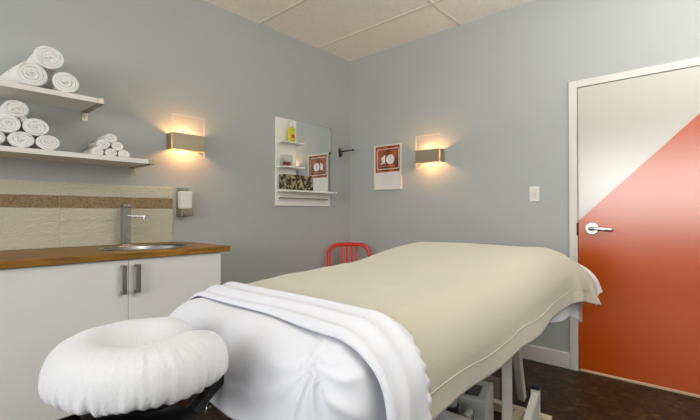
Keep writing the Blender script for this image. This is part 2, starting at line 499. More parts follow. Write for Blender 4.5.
for (cy, cz, r, lab, a0, sq) in (
    (-3.003, ZL+.044, .058, 'white rolled towel, bottom left of the left pile on lower shelf, cut by photo edge', .4, .75),
    (-2.884, ZL+.044, .058, 'white rolled towel, middle of the bottom row in the left pile on lower shelf', -.6, .75),
    (-2.770, ZL+.043, .055, 'white rolled towel at the bottom right end of the left pile, lower shelf', -1.6, .77),
    (-2.943, ZL+.120, .060, 'white rolled towel, left of the middle row in the left pile on lower shelf', 2.0, .84),
    (-2.823, ZL+.119, .059, 'white rolled towel, right of the middle row in the left pile on lower shelf', -2.2, .82),
    (-2.906, ZL+.200, .056, 'white rolled towel crowning the left pile on the lower shelf', .2, .84)):
    towel(cy, cz, r, .06, .275, lab, gL, a0=a0, squash=(1.04, sq), turns=2.8)
towel(-2.872, ZL+.155, .018, .06, .262, 'thin white rolled towel wedged behind the top roll of the left pile, lower shelf', gL, a0=1, turns=1.6, core=.3)
for (cy, cz, r, lab, a0) in (
    (-2.512, ZL+.0295, .0285, 'small rolled facecloth, left of the bottom row in the small pile on lower shelf', .4),
    (-2.438, ZL+.0295, .0285, 'small rolled facecloth, middle of the bottom row in the small pile on lower shelf', 1.4),
    (-2.365, ZL+.029, .028, 'small rolled facecloth, right end of the bottom row in the small pile on lower shelf', -1.4),
    (-2.482, ZL+.077, .030, 'small rolled facecloth, left of the second row in the small pile on lower shelf', -.5),
    (-2.402, ZL+.075, .028, 'small rolled facecloth, right of the second row in the small pile on lower shelf', -2.0),
    (-2.438, ZL+.121, .029, 'small rolled facecloth crowning the small pile on the lower shelf', 2.5)):
    towel(cy, cz, r, .03, .215, lab, gS, a0=a0, squash=(1.28, 1.0), turns=2.0, name='rolled_facecloth')

# ------------------------------------------------------------------ backsplash
bs = thing('tile_backsplash', 'cream relief tile backsplash with a brown band above the counter', 'tiles', (0, -2.9, .938))
YT = -1.962
MB().box(.0005, .006, -3.75, YT, .939, 1.334).build('grout_bed', M['grout'], bs)
rowsz = [.940, 1.0185, 1.0975, 1.1785, 1.2555, 1.3335]
ys = [YT] + [-2.306 - .349*k for k in range(5)] + [-3.75]
m = MB(); mb_ = MB()
for i in range(5):
    tgt = mb_ if i == 3 else m
    for a, b_ in zip(ys[1:], ys[:-1]):
        tgt.box(.006, .0095, a+.0015, b_-(0 if b_ == YT else .0015), rowsz[i]+.0011, rowsz[i+1]-.0011)
m.build('cream_tiles', M['tile'], bs, bevel=.0012)
mb_.build('accent_band', M['tileband'], bs, bevel=.0006)

# ------------------------------------------------------------------ base cabinet
CX = .63; Y0, YM, Y1 = -3.036, -2.489, -1.942
cb = thing('base_cabinet', 'white two-door base cabinet with steel bar handles under the wooden counter', 'cabinet', (.3, -2.49, 0))
c = MB(); c.box(.03, .61, Y1-.018, Y1-.0, .16, .9030).box(.03, .61, Y0, Y0+.018, .16, .9030).box(.03, .61, Y0+.018, Y1-.018, .16, .178).box(.03, .045, Y0+.018, Y1-.018, .178, .9030)
c.box(.56, .61, Y0+.018, Y1-.018, .888, .9030)
c.build('carcass', M['cab'], cb, bevel=.001)
for (a, b_, hy) in ((Y0+.0015, YM-.0015, -2.520), (YM+.0015, Y1-.0005, -2.450)):
    dr = MB().box(.611, CX, a, b_, .165, .900).build('cabinet_door', M['cab'], cb, bevel=.0015)
    h = MB().box(.656, .668, hy-.011, hy+.011, .722, .874).box(CX, .657, hy-.010, hy+.010, .861, .874).box(CX, .657, hy-.010, hy+.010, .722, .735)
    h.build('handle', M['darksteel'], dr, bevel=.001)
for x in (.09, .55):
    for y in (Y0+.08, Y1-.08):
        MB().cyl((x, y, 0), (x, y, .008), .026).cyl((x, y, .008), (x, y, .16), .016).build('leg', M['chrome'], cb, smooth=True, angle=40)

# countertop with an oval cut-out
SX, SY, SA, SB = .362, -2.279, .215, .268
def counter():
    bm = bmesh.new()
    x0, x1, y0, y1 = 0.0, .65, -3.75, -1.885
    outer = [(x0, y0), (x1, y0), (x1, y1), (x0, y1)]
    N = 64
    inner = [(SX+(SA-.012)*math.cos(2*PI*i/N), SY+(SB-.012)*math.sin(2*PI*i/N)) for i in range(N)]
    vo = [bm.verts.new((*p, .938)) for p in outer]; vi = [bm.verts.new((*p, .938)) for p in inner]
    ed = [bm.edges.new((v[i], v[(i+1) % len(v)])) for v in (vo, vi) for i in range(len(v))]
    bmesh.ops.triangle_fill(bm, use_beauty=True, use_dissolve=False, edges=ed)
    r = bmesh.ops.extrude_face_region(bm, geom=bm.faces[:])
    bmesh.ops.translate(bm, verts=[g for g in r['geom'] if isinstance(g, bmesh.types.BMVert)], vec=(0, 0, -.0345))
    mb = MB(); mb.bm.free(); mb.bm = bm
    return mb.build('countertop', M['butcher'], bevel=.002)
tag(counter(), 'oiled butcher-block wooden countertop holding the oval sink', 'countertop')
# sink
sk = thing('sink', 'oval stainless steel sink set into the wooden countertop', 'sink', (SX, SY, .938))
prof = [(1.0, .9384), (1.0, .9405), (.985, .9425), (.93, .9425), (.90, .940), (.875, .93), (.86, .90), (.82, .84), (.74, .80), (.55, .785), (.2, .779), (.08, .778)]
rows = []
for s_, z in prof:
    rows.append([(SX+SA*s_*math.cos(2*PI*i/72), SY+SB*s_*math.sin(2*PI*i/72), z) for i in range(72)])
m = MB(); vs = m.grid(rows, False, True); m.bm.faces.new(vs[-1])
m.build('bowl', M['sinksteel'], sk, smooth=True, angle=60, solid=.0008)
MB().cyl((SX, SY, .7785), (SX, SY, .7815), .035, seg=32).cyl((SX, SY, .7815), (SX, SY, .784), .02, seg=24).build('drain', M['chrome'], sk, smooth=True, angle=40)
# faucet
FX, FY = .095, -2.312
fc = thing('faucet', 'tall square chrome faucet with a slim spout behind the sink', 'faucet', (FX, FY, .938))
MB().box(FX-.03, FX+.03, FY-.03, FY+.03, .9383, .945).build('base_plate', M['chrome'], fc, bevel=.002)
MB().box(FX-.0245, FX+.0245, FY-.0245, FY+.0245, .945, 1.178).build('body', M['chrome'], fc, bevel=.0025)
MB().box(FX-.0245, FX+.03, FY-.0245, FY+.0245, 1.182, 1.205).build('lever', M['chrome'], fc, bevel=.003)
ang = R(38)
dx, dy = math.cos(ang), math.sin(ang)
sp = MB().bar((FX+.02*dx, FY+.02*dy, 1.131), (FX+.145*dx, FY+.145*dy, 1.128), .026, .008).build('spout', M['chrome'], fc, bevel=.002)
MB().cyl((FX+.128*dx, FY+.128*dy, 1.124), (FX+.128*dx, FY+.128*dy, 1.108), .011).build('aerator', M['chrome'], sp, smooth=True, angle=40)

# ------------------------------------------------------------------ soap dispenser on the wall
sd = thing('soap_dispenser', 'wall soap dispenser with white reservoir and metal base beside the tiles', 'soap dispenser', (0, -1.886, 1.13))
MB().box(0, .012, -1.931, -1.838, 1.127, 1.336).build('back_plate', M['clearglass'], sd, bevel=.002)
MB().prism([(-1.926, 1.182), (-1.846, 1.182), (-1.842, 1.308), (-1.930, 1.308)], 'x', .013, .075).build('reservoir', M['plastic'], sd, bevel=.006)
MB().box(.004, .082, -1.931, -1.840, 1.127, 1.181).build('base', M['bracket'], sd, bevel=.004)
MB().cyl((.082, -1.905, 1.150), (.096, -1.905, 1.150), .011, seg=20).build('push_button', M['chrome'], sd, smooth=True, angle=40)

# ------------------------------------------------------------------ mirror shelf unit
ms = thing('mirror_shelf_unit', 'white wall unit with a mirror, small shelves and a towel bar', 'mirror', (0, -.67, 1.217))
MB().box(0, .016, -1.02, -.317, 1.217, 2.022).build('back_board', M['unitwhite'], ms, bevel=.0015)
mr = MB().box(.016, .0205, -.785, -.317, 1.361, 2.021).build('mirror_glass', M['mirror'], ms)
MB().box(.0155, .021, -.317, -.3155, 1.361, 2.0225).box(.0155, .021, -.785, -.317, 2.021, 2.0225).build('mirror_edge', M['mirroredge'], mr)
for (z, yr) in ((1.800, -.775), (1.574, -.775)):
    m = MB().box(.016, .11, -1.005, -.786, z-.012, z)
    m.box(  .022, .11, -.786, yr+.02, z-.012, z)
    m.build('shelf', M['unitwhite'], ms, bevel=.0012)
MB().box(.016, .112, -1.005, -.316, 1.345, 1.3605).build('shelf', M['unitwhite'], ms, bevel=.0012)
tb = MB().cyl((.055, -1.0, 1.286), (.055, -.40, 1.286), .006, seg=16).build('towel_bar', M['bracket'], ms, smooth=True, angle=40)
for y in (-.985, -.415): MB().cyl((.016, y, 1.286), (.055, y, 1.286), .005, seg=12).build('bar_post', M['bracket'], tb, smooth=True, angle=40)
# bottle
BY, BX, BZ = -.885, .068, 1.8003
bt = thing('pump_bottle', 'yellow-green pump soap bottle on the top small shelf of the mirror unit', 'bottle', (BX, BY, BZ))
def rrect_loft(mb, secs, cx, cy, n=28, p=3.5):
    rows = []
    for (a, b_, z) in secs:
        row = []
        for i in range(n):
            t_ = 2*PI*i/n; c_, s_ = math.cos(t_), math.sin(t_)
            row.append((cx + a*math.copysign(abs(c_)**(2/p), c_), cy + b_*math.copysign(abs(s_)**(2/p), s_), z))
        rows.append(row)
    vs = mb.grid(rows, False, True); mb.bm.faces.new(vs[0][::-1]); mb.bm.faces.new(vs[-1]); return mb
bd = rrect_loft(MB(), [(.018, .032, BZ), (.021, .036, BZ+.006), (.021, .036, BZ+.115), (.019, .032, BZ+.126), (.013, .014, BZ+.134), (.012, .012, BZ+.145)], BX, BY).build('body', M['soapy'], bt, smooth=True, angle=50)
lb = MB().box(BX+.0205, BX+.0218, BY-.028, BY+.028, BZ+.022, BZ+.105).build('front_label', M['soaplabel'], bd, bevel=.0005)
MB().cyl((BX+.0215, BY+.002, BZ+.052), (BX+.0226, BY+.002, BZ+.052), .021, seg=28).build('label_emblem', M['soapred'], bd)
MB().cyl((BX, BY, BZ+.145), (BX, BY, BZ+.166), .0135, seg=20).cyl((BX, BY, BZ+.166), (BX, BY, BZ+.19), .005, seg=12).box(BX-.008, BX+.010, BY-.034, BY+.012, BZ+.19, BZ+.201).build('pump', M['plastic'], bt, bevel=.001)
# square glass holder
gx, gy, gz = .068, -.945, 1.5742
gh = thing('glass_holder', 'clear square glass holder with red-brown contents on the middle small shelf', 'glass holder', (gx, gy, gz))
m = MB().box(gx-.03, gx+.03, gy-.047, gy+.047, gz+.0004, gz+.005)
for a in (-1, 1):
    m.box(gx+a*.03-.0015, gx+a*.03+.0015, gy-.047, gy+.047, gz+.005, gz+.105)
    m.box(gx-.0285, gx+.0285, gy+a*.0455-.0015, gy+a*.0455+.0015, gz+.005, gz+.105)
m.build('glass', M['clearglass'], gh)
for q, (oy, rr_) in enumerate(((-.022, .021), (.022, .021))):
    MB().sphere((gx+.005, gy+oy, gz+.005+rr_*.9), rr_, (1, 1, .9)).build('filling', M['wax'], gh, smooth=True)
MB().sphere((gx-.01, gy+.001, gz+.056), .017).build('filling', M['waxwhite'], gh, smooth=True)
# patterned box
px0, px1, py0, py1, pz0, pz1 = .024, .104, -.992, -.643, 1.3606, 1.497
bxo = thing('storage_box', 'dark fabric storage box with beige damask pattern on the long bottom shelf', 'box', (.064, -.82, pz0))
m = MB().box(px0, px1, py0, py1, pz0, pz0+.004)
m.box(px1-.004, px1, py0, py1, pz0+.004, pz1).box(px0, px0+.004, py0, py1, pz0+.004, pz1).box(px0+.004, px1-.004, py0, py0+.004, pz0+.004, pz1).box(px0+.004, px1-.004, py1-.004, py1, pz0+.004, pz1)
m.build('body', M['damask'], bxo)
MB().box(px0-.001, px1+.001, py0-.001, py1+.001, pz1-.001, pz1+.002).build('lid', M['damask'], bxo)

# ------------------------------------------------------------------ hook
hk = thing('wall_hook', 'dark metal wall hook with a straight arm right of the mirror', 'hook', (0, -.158, 1.79))
MB().box(0, .006, -.18, -.137, 1.742, 1.838).build('plate', M['hookmetal'], hk, bevel=.002)
m = MB(); m.cyl((.006, -.158, 1.798), (.185, -.158, 1.803), .0085, seg=16).sphere((.187, -.158, 1.803), .0125)
m.build('arm', M['hookmetal'], hk, smooth=True, angle=50)
MB().tube([(.006, -.158, 1.768), (.03, -.158, 1.762), (.04, -.158, 1.768), (.042, -.158, 1.78)], .005, 10).build('lower_hook', M['hookmetal'], hk, smooth=True, angle=50)

# ------------------------------------------------------------------ framed poster with the big 10
po = thing('framed_poster', 'framed red-brown poster with a large white 10 on the back wall', 'poster', (.515, 0, 1.6))
a0, a1, z0, z1 = .352, .688, 1.384, 1.838
fr = MB().box(a0, a0+.016, -.022, 0, z0, z1).box(a1-.016, a1, -.022, 0, z0, z1).box(a0+.016, a1-.016, -.022, 0, z0, z0+.016).box(a0+.016, a1-.016, -.022, 0, z1-.016, z1)
fr.build('frame', M['poster_frame'], po, bevel=.002)
i0, i1, j0, j1 = a0+.016, a1-.016, z0+.016, z1-.016
MB().box(i0, i1, -.010, -.002, j0, j1).build('paper', M['poster_white'], po)
jm = 1.562
art = MB().box(i0, i1, -.0108, -.010, jm, j1).build('printed_panel', M['poster_art'], po)
def rr_outline(mb, x0, x1, zz0, zz1, rad, w, y):
    def loop(d_):
        pts = []
        for (cx, cz, s0) in ((x1-rad, zz1-rad, 0), (x0+rad, zz1-rad, 90), (x0+rad, zz0+rad, 180), (x1-rad, zz0+rad, 270)):
            for k in range(7):
                t_ = R(s0+15*k); pts.append((cx+(rad-d_)*math.cos(t_), cz+(rad-d_)*math.sin(t_)))
        return pts
    A, B = loop(0), loop(w); n = len(A)
    va = [mb.bm.verts.new((u, y, v_)) for u, v_ in A]; vb = [mb.bm.verts.new((u, y, v_)) for u, v_ in B]
    for i in range(n): mb.bm.faces.new((va[i], va[(i+1) % n], vb[(i+1) % n], vb[i]))
    return mb
rr_outline(MB(), i0+.018, i1-.014, jm+.028, j1-.024, .018, .006, -.0112).build('rounded_outline', M['poster_ink'], po)
zb, zt_ = 1.640, 1.735
one = MB().prism([(.448, zb), (.490, zb), (.490, zt_), (.478, zt_), (.462, zt_-.018), (.441, zt_-.026), (.441, zt_-.045), (.448, zt_-.045)], 'y', -.0114, -.0109)
one.prism([(.434, zb), (.496, zb), (.496, zb+.012), (.434, zb+.012)], 'y', -.0114, -.01092)
one.build('digit', M['poster_ink'], po)
zero = MB()
cx0, cz0, rx, rz = .552, (zb+zt_)/2, .05, .0485
for sg in (-1, 1):
    pts = [(cx0+sg*(.002+ (rx-.002)*math.cos(t_)), cz0+rz*math.sin(t_)) for t_ in np.linspace(-PI/2, PI/2, 22)]
    zero.prism(pts if sg > 0 else pts[::-1], 'y', -.0114, -.0109)
zero.build('digit', M['poster_ink'], po)
MB().box(.436, .602, -.0113, -.0109, 1.622, 1.626).build('print_line', M['poster_pale'], po)
m = MB()
for k, (wd) in enumerate((.17, .15, .18, .16, .12)):
    m.box(.514-wd/2, .514+wd/2, -.0104, -.0100, 1.535-.024*k-.0025, 1.535-.024*k)
m.build('text_lines', M['poster_grey'], po)

# ------------------------------------------------------------------ red chair in the corner
ch = thing('metal_chair', 'red metal chair with a slatted back standing in the room corner', 'chair', (.36, -.39, 0))
Cc = Vector((.272, -.315, 0))                 # centre of the back on the floor plan
fd = Vector((.66, -.75, 0)).normalized()      # the way the chair faces
sd_ = Vector((-fd.y, fd.x, 0))                # to the chair's left
def CP(s_, f_, z): return Cc + sd_*s_ + fd*f_ + Vector((0, 0, z))
def back_f(z): return -.055*(z-.45)/.41       # lean of the back
hw = .205
loop = []
for z in (.45, .54, .62, .69): loop.append((-hw, z))
for k in range(1, 8): t_ = R(180-90*k/8); loop.append((-hw+.105+.105*math.cos(t_), .728+.105*math.sin(t_)))
for s_ in (-.09, 0, .09): loop.append((s_, .833+.004*(1-abs(s_)/.09)))
for k in range(1, 8): t_ = R(90-90*k/8); loop.append((hw-.105+.105*math.cos(t_), .728+.105*math.sin(t_)))
for z in (.69, .62, .54, .45): loop.append((hw, z))
def curve_back(s_, z): return back_f(z) - .03*(1-(s_/hw)**2)
MB().tube([CP(s_, curve_back(s_, z), z) for s_, z in loop], .022, 14, sx=1.0, sy=.8).build('back_frame', M['red'], ch, smooth=True, angle=50)
MB().tube([CP(s_, curve_back(s_, .56), .56) for s_ in np.linspace(-hw, hw, 9)], .012, 12).build('back_rail', M['red'], ch, smooth=True, angle=50)
for s_ in (-.0705, -.0235, .0235, .0705):
    MB().bar(CP(s_, curve_back(s_, .565),   .565), CP(s_, curve_back(s_, .832), .832), .023, .010, up=fd).build('back_slat', M['red'], ch, bevel=.002)
m = MB(); rows = []
for i in range(13):
    row = []
    for j in range(13):
        u, v_ = -1+2*i/12, j/12
        wv = hw*(1.0-.0*v_)
        dish = -.012*(1-u*u)*math.sin(PI*v_)
        row.append(CP(u*wv, .0+.40*v_, .452+dish))
    rows.append(row)
m.grid(rows); m.build('seat', M['red'], ch, smooth=True, solid=.02)
for sg in (-1, 1):
    MB().tube([CP(sg*hw, 0, .45), CP(sg*hw*1.01, -.02, .3), CP(sg*hw*1.04, -.06, 0.0)], .0135, 12).build('leg', M['red'], ch, smooth=True, angle=50)
    MB().tube([CP(sg*hw*.96, .375, .435), CP(sg*hw*1.0, .385, .2), CP(sg*hw*1.03, .395, 0.0)], .0135, 12).build('leg', M['red'], ch, smooth=True, angle=50)
    MB().tube([CP(sg*hw*1.015, -.032, .22), CP(sg*hw*1.0, .384, .22)], .008, 10).build('stretcher', M['red'], ch, smooth=True, angle=50)
MB().tube([CP(-hw*1.005, .17, .22), CP(hw*1.005, .17, .22)], .008, 10).build('stretcher', M['red'], ch, smooth=True, angle=50)

# ------------------------------------------------------------------ massage table
XC = 1.905; YN, YE = -2.72, -.55
mt = thing('massage_table', 'white-framed massage table under the made-up sheets and blanket', 'massage table', (XC, -1.79, 0))
m = MB(); rrect = []
m.box(XC-.335, XC+.335, YN+.16, -.62, .71, .785)
m.build('padded_top', M['blackvinyl'], mt, bevel=.03, bseg=4)
MB().box(XC-.33, XC+.33, YN+.08, -.66, .70, .734).build('top_board', M['tablepaint'], mt, bevel=.003)
m = MB()
for x in (XC-.27, XC+.27): m.box(x-.025, x+.025, YN+.1, -.93, .64, .70)
for y in (YN+.125, -.955): m.box(XC-.245, XC+.245, y-.025, y+.025, .64, .70)
m.build('upper_frame', M['tablepaint'], mt, bevel=.003)
# floor frame
m = MB()
for x in (XC-.27, 2.16): m.box(x-.025, x+.025, -2.45, -1.005, 0, .05)
for y in (-2.475, -.98): m.box(XC-.32, 2.31, y-.025, y+.025, 0, .05)
m.build('floor_frame', M['tablecream'], mt, bevel=.003)
def leg(a, b_, w_=.05, name='leg'): return MB().bar(a, b_, w_, w_, up=(0, 1, 0)).build(name, M['tablepaint'], mt, bevel=.003)
rot45 = Matrix.Rotation(R(24), 4, 'Z')
MB().box(2.125, 2.175, -1.205, -1.155, .05, .64, rot=rot45).build('leg', M['tablepaint'], mt, bevel=.003)
MB().box(1.685, 1.735, -1.205, -1.155, .05, .64).build('leg', M['tablepaint'], mt, bevel=.003)
for x in (1.685, 2.135): MB().box(x, x+.05, -2.43, -2.38, .05, .64).build('leg', M['tablepaint'], mt, bevel=.003)
leg((2.13, -1.06, .64), (2.085, -.76, .012), .042, 'brace')
leg((1.76, -1.06, .64), (1.76, -.76, .012), .042, 'brace')
pst = MB().box(2.232, 2.275, -1.072, -1.029, .05, .215, rot=Matrix.Rotation(R(10), 4, 'Z')).build('short_post', M['tablepaint'], mt, bevel=.002)
MB().box(2.230, 2.277, -1.074, -1.027, .213, .232, rot=Matrix.Rotation(R(10), 4, 'Z')).build('open_end', M['black'], pst)
MB().bar((2.258, -1.06, .19), (2.27, -1.30, .06), .034, .03).build('post_brace', M['tablepaint'], pst, bevel=.002)
MB().box(1.735, 2.12, -1.20, -1.175, .16, .27).build('cross_board', M['pinkboard'], mt, bevel=.002)
MB().box(XC-.25, 2.20, -2.40, -1.70, .255, .275).build('lower_shelf', M['tablepaint'], mt, bevel=.002)
# lift unit
lu = thing('lift_pump_box', 'grey metal pump box with dark fittings under the table, beside a white leg', 'equipment box', (2.07, -1.40, 0))
rb = Matrix.Rotation(R(14), 4, 'Z')
lb_ = MB().box(1.98, 2.135, -1.50, -1.25, .0, .262, rot=rb).build('case', M['greybox'], lu, bevel=.008)
MB().box(2.005, 2.095, -1.46, -1.34, .262, .268, rot=rb, at=(2.0575, -1.375, .131)).build('top_plate', M['greydark'], lb_, bevel=.002)
MB().cyl((2.03, -1.56, 0.02), (2.03, -1.56, .235), .035, seg=20).build('cylinder', M['greydark'], lu, smooth=True, angle=40)
MB().cyl((2.03, -1.56, .235), (2.03, -1.56, .27), .025, seg=20).build('cap', M['greybox'], lu, smooth=True, angle=40)
MB().tube([(2.13, -1.53, .16), (2.15, -1.57, .2), (2.12, -1.62, .22), (2.07, -1.64, .17), (2.03, -1.62, .1)], .009, 10).build('hose', M['black'], lu, smooth=True)
MB().cyl((2.09, -1.50, .2), (2.11, -1.58, .2), .02, seg=16).build('fitting', M['greybox'], lu, smooth=True, angle=40)
MB().sphere((2.13, -1.535, .185), .016).build('fitting', M['chrome'], lu, smooth=True)

# folded sheet on the lower shelf
m = MB(); rows = []
for i in range(25):
    row = []
    for j in range(31):
        u, v_ = i/24, j/30
        x = 1.70+.56*u; y = -2.39+.70*v_ - .07*u*v_
        e = min(u, 1-u, v_, 1-v_)
        z = .276 + .030*min(1, e/.08)**.5 + .006*noise.noise((x*6, y*5, 1))
        row.append((x, y, z))
    rows.append(row)
m.grid(rows)
tag(m.build('folded_sheet', M['lav'], smooth=True, solid=.0), 'pale lavender-white folded sheet on the low shelf under the table', 'sheet')

# ------------------------------------------------------------------ cloth draping
yk = np.array([-2.80, -2.70, -2.63, -2.55, -2.39, -2.13, -1.87, -1.70, -1.55, -1.42, -1.30, -1.18, -1.05, -.95, -.86, -.76, -.66, -.5])
zk = np.array([.832, .836, .840, .846, .860, .876, .886, .892, .907, .930, .948, .957, .961, .960, .945, .905, .868, .855])
ydense = np.linspace(-2.8, -.5, 461)
zd = np.interp(ydense, yk, zk)
ker = np.hanning(41); ker /= ker.sum()
zd = np.convolve(np.pad(zd, 20, 'edge'), ker, 'valid')
def ztop(y): return float(np.interp(y, ydense, zd))
def prof(o, r, tilt):
    if o <= 0: return o, 0.0
    arc = PI/2 - tilt
    if o < r*arc:
        f = o/r; return r*math.sin(f), r*(1-math.cos(f))
    s_ = o - r*arc
    return r*math.sin(arc) + s_*math.sin(tilt), r*(1-math.cos(arc)) + s_*math.cos(tilt)
def drape(a, b_, w, r, off=0.0, near=None, far=None, tilt=.06, corner=.9, pw=2.0, tfun=None):
    """a across from the table axis, b along; hang over both sides and, if given, over the near / far end"""
    wf = w - r; ox = abs(a) - wf; sg = 1 if a >= 0 else -1
    oy = 0; dirn = 0; yb = b_
    if near is not None and b_ < near + r: oy = near + r - b_; dirn = -1; yb = near + r
    if far is not None and b_ > far - r: oy = b_ - (far - r); dirn = 1; yb = far - r
    zt = ztop(yb)
    if ox > 0 and oy > 0:
        th = math.atan2(oy, ox); rho = (ox**pw + oy**pw)**(1/pw)
        tl = tilt + corner*math.sin(2*th)**2
        if tfun: tl = tfun(tl, sg*wf, yb, sg, dirn, th)
        o_, dr = prof(rho, r, tl)
        return Vector((XC + sg*(wf + o_*math.cos(th)), yb + dirn*o_*math.sin(th), zt + off - dr))
    if ox > 0:
        tl = tilt
        if tfun: tl = tfun(tl, sg*wf, b_, sg, 0, 0)
        o_, dr = prof(ox, r, tl)
        return Vector((XC + sg*(wf + o_), b_, zt + off - dr))
    if oy > 0:
        tl = tilt
        if tfun: tl = tfun(tl, a, yb, sg, dirn, PI/2)
        o_, dr = prof(oy, r, tl)
        return Vector((XC + a, yb + dirn*o_, zt + off - dr))
    return Vector((XC + a, b_, zt + off))
def fbm(v_, s_): return noise.noise(Vector(v_)*s_)

# fitted bottom sheet: whole table, hangs at the near end and both sides
RIDGES = ((8, .10, .008, -.5), (34, .10, .010, -1.2), (58, .11, .011, -1.0), (80, .09, .012, -.2), (98, .09, .010, .3), (122, .12, .008, .8), (150, .16, .006, .8), (-20, .12, .006, -.4), (-50, .14, .005, 0))
def bottom_sheet():
    m = MB(); rows = []
    NA, NB = 240, 330
    cr = Vector((2.27, YN+.01, .805))
    for i in range(NA+1):
        row = []
        for j in range(NB+1):
            u, v_ = i/NA, j/NB
            bn = -2.95 + 2.4*v_
            AR = .333 + .345 + .09*sstep(bn, -1.5, -.95) + .05*(1-sstep(bn, -2.6, -2.2))
            a = -.70 + (.70+AR)*u
            b0 = -2.59 - (.30 + .20*sstep(a, .10, .34) + .08*(1-sstep(a, -.40, -.2)) + .012*math.sin(a*19))
            b_ = b0 + (-.60 - b0)*v_
            def tf(tl, aa, bb, sg, dn, th):
                return tl + .04*math.sin(bb*7+aa*4)*(1 if dn >= 0 else .4) + .05*noise.noise((aa*4, bb*4, th*2))
            p = drape(a, b_, .478, .145, -.010, near=YN, far=None, tilt=.03, corner=.13, pw=3.0, tfun=tf)
            p.z += .004*fbm(p, 3.0)
            d_ = p - cr; dist = d_.length
            if dist < .45:
                sx_ = max(p.x - cr.x, 0) + (p.y - cr.y if p.y > YN+.03 else 0)*.9 + min(p.x - cr.x, 0)
                tz = cr.z - p.z - (.35*max(0, p.y-cr.y) if p.z > .8 else 0)
                rr = math.hypot(sx_, tz); ph = math.degrees(math.atan2(tz, sx_))
                h = 0
                for (c_, w_, am, cv) in RIDGES:
                    dd = (ph - c_ - math.degrees(cv*rr*2) + 180) % 360 - 180
                    wid = math.degrees(w_)*(1 + .02/(rr+.02))
                    h += am*math.exp(-(dd/wid)**2)
                h *= min(1, rr/.03)*math.exp(-(rr/.19)**2)
                nrm = Vector((.75 if p.x > cr.x+.02 else .35, -.75, .30)).normalized()
                p += nrm*(h*(.75+.9*noise.noise(p*9)) - .006*math.exp(-(rr/.10)**2))*2.1
            if p.z < .82:
                q_ = sstep(p.y, YN+.0, YN+.10)
                p += Vector((q_ if p.x > XC else -q_, q_-1, 0))*(.010*fbm(p, 5) + .005*fbm(p, 12))*sstep(.82-p.z, 0, .08)
            row.append(p)
        rows.append(row)
    m.grid(rows)
    return m.build('fitted_sheet', M['sheet'], smooth=True, solid=.002)
tag(bottom_sheet(), 'white fitted sheet over the table head end with bunched corner folds', 'sheet')

# cream blanket: from the turned-down sheet to the foot end
def side_tilt(tl, bb, sg):
    fl = sstep(bb, -1.05, -.75)
    return tl + (.07*math.sin(bb*7.0+.6)*(1-fl) + fl*(.12+.22*math.sin((bb+.98)*24)))*(1 if sg > 0 else .3) + .05*noise.noise((bb*4, 2, 0))
def side_w(b_): return .505 + .035*sstep(b_, -.98, -.72)
def blanket():
    NA, NB = 190, 200
    y0, yB = -2.50, -.505
    def AW(b_):
        return side_w(b_) - .17 + .385 + .012*math.exp(-((b_+2.05)/.16)**2) - .012*sstep(-b_, 1.9, 2.2) - .020*sstep(-b_, 1.35, 1.75) - .014*math.exp(-((b_+1.72)/.14)**2) - .035*sstep(b_, -1.0, -.7)
    def P(a, b_):
        def tf(tl, aa, bb, sg, dn, th): return side_tilt(tl, bb, sg)
        p = drape(a, b_, side_w(b_), .17, .0, tilt=.06, tfun=tf)
        p.z += .004*fbm(p, 4.0) + .003*fbm(p, 9.0) - .02*sstep(b_, -.62, -.505)**2
        return p
    m = MB()
    m.grid([[P(AW(b_)*(2*i/NA-1), b_) for b_ in np.linspace(y0, yB, NB+1)] for i in range(NA+1)])
    o = m.build('blanket', M['blanket'], smooth=True, solid=.006)
    m = MB(); rows = []
    for k in range(5):
        row = []
        for b_ in np.linspace(y0, yB, NB+1):
            p = P(AW(b_) - .070 + .004*[0, 0, .5, 1, 1][k], b_)
            p.x += [-.002, .001, .002, .001, -.002][k]
            row.append(p)
        rows.append(row)
    m.grid(rows); m.build('hem', M['blanket'], o, smooth=True)
    return o
tag(blanket(), 'cream woven blanket covering most of the massage table and hanging over its right side', 'blanket')

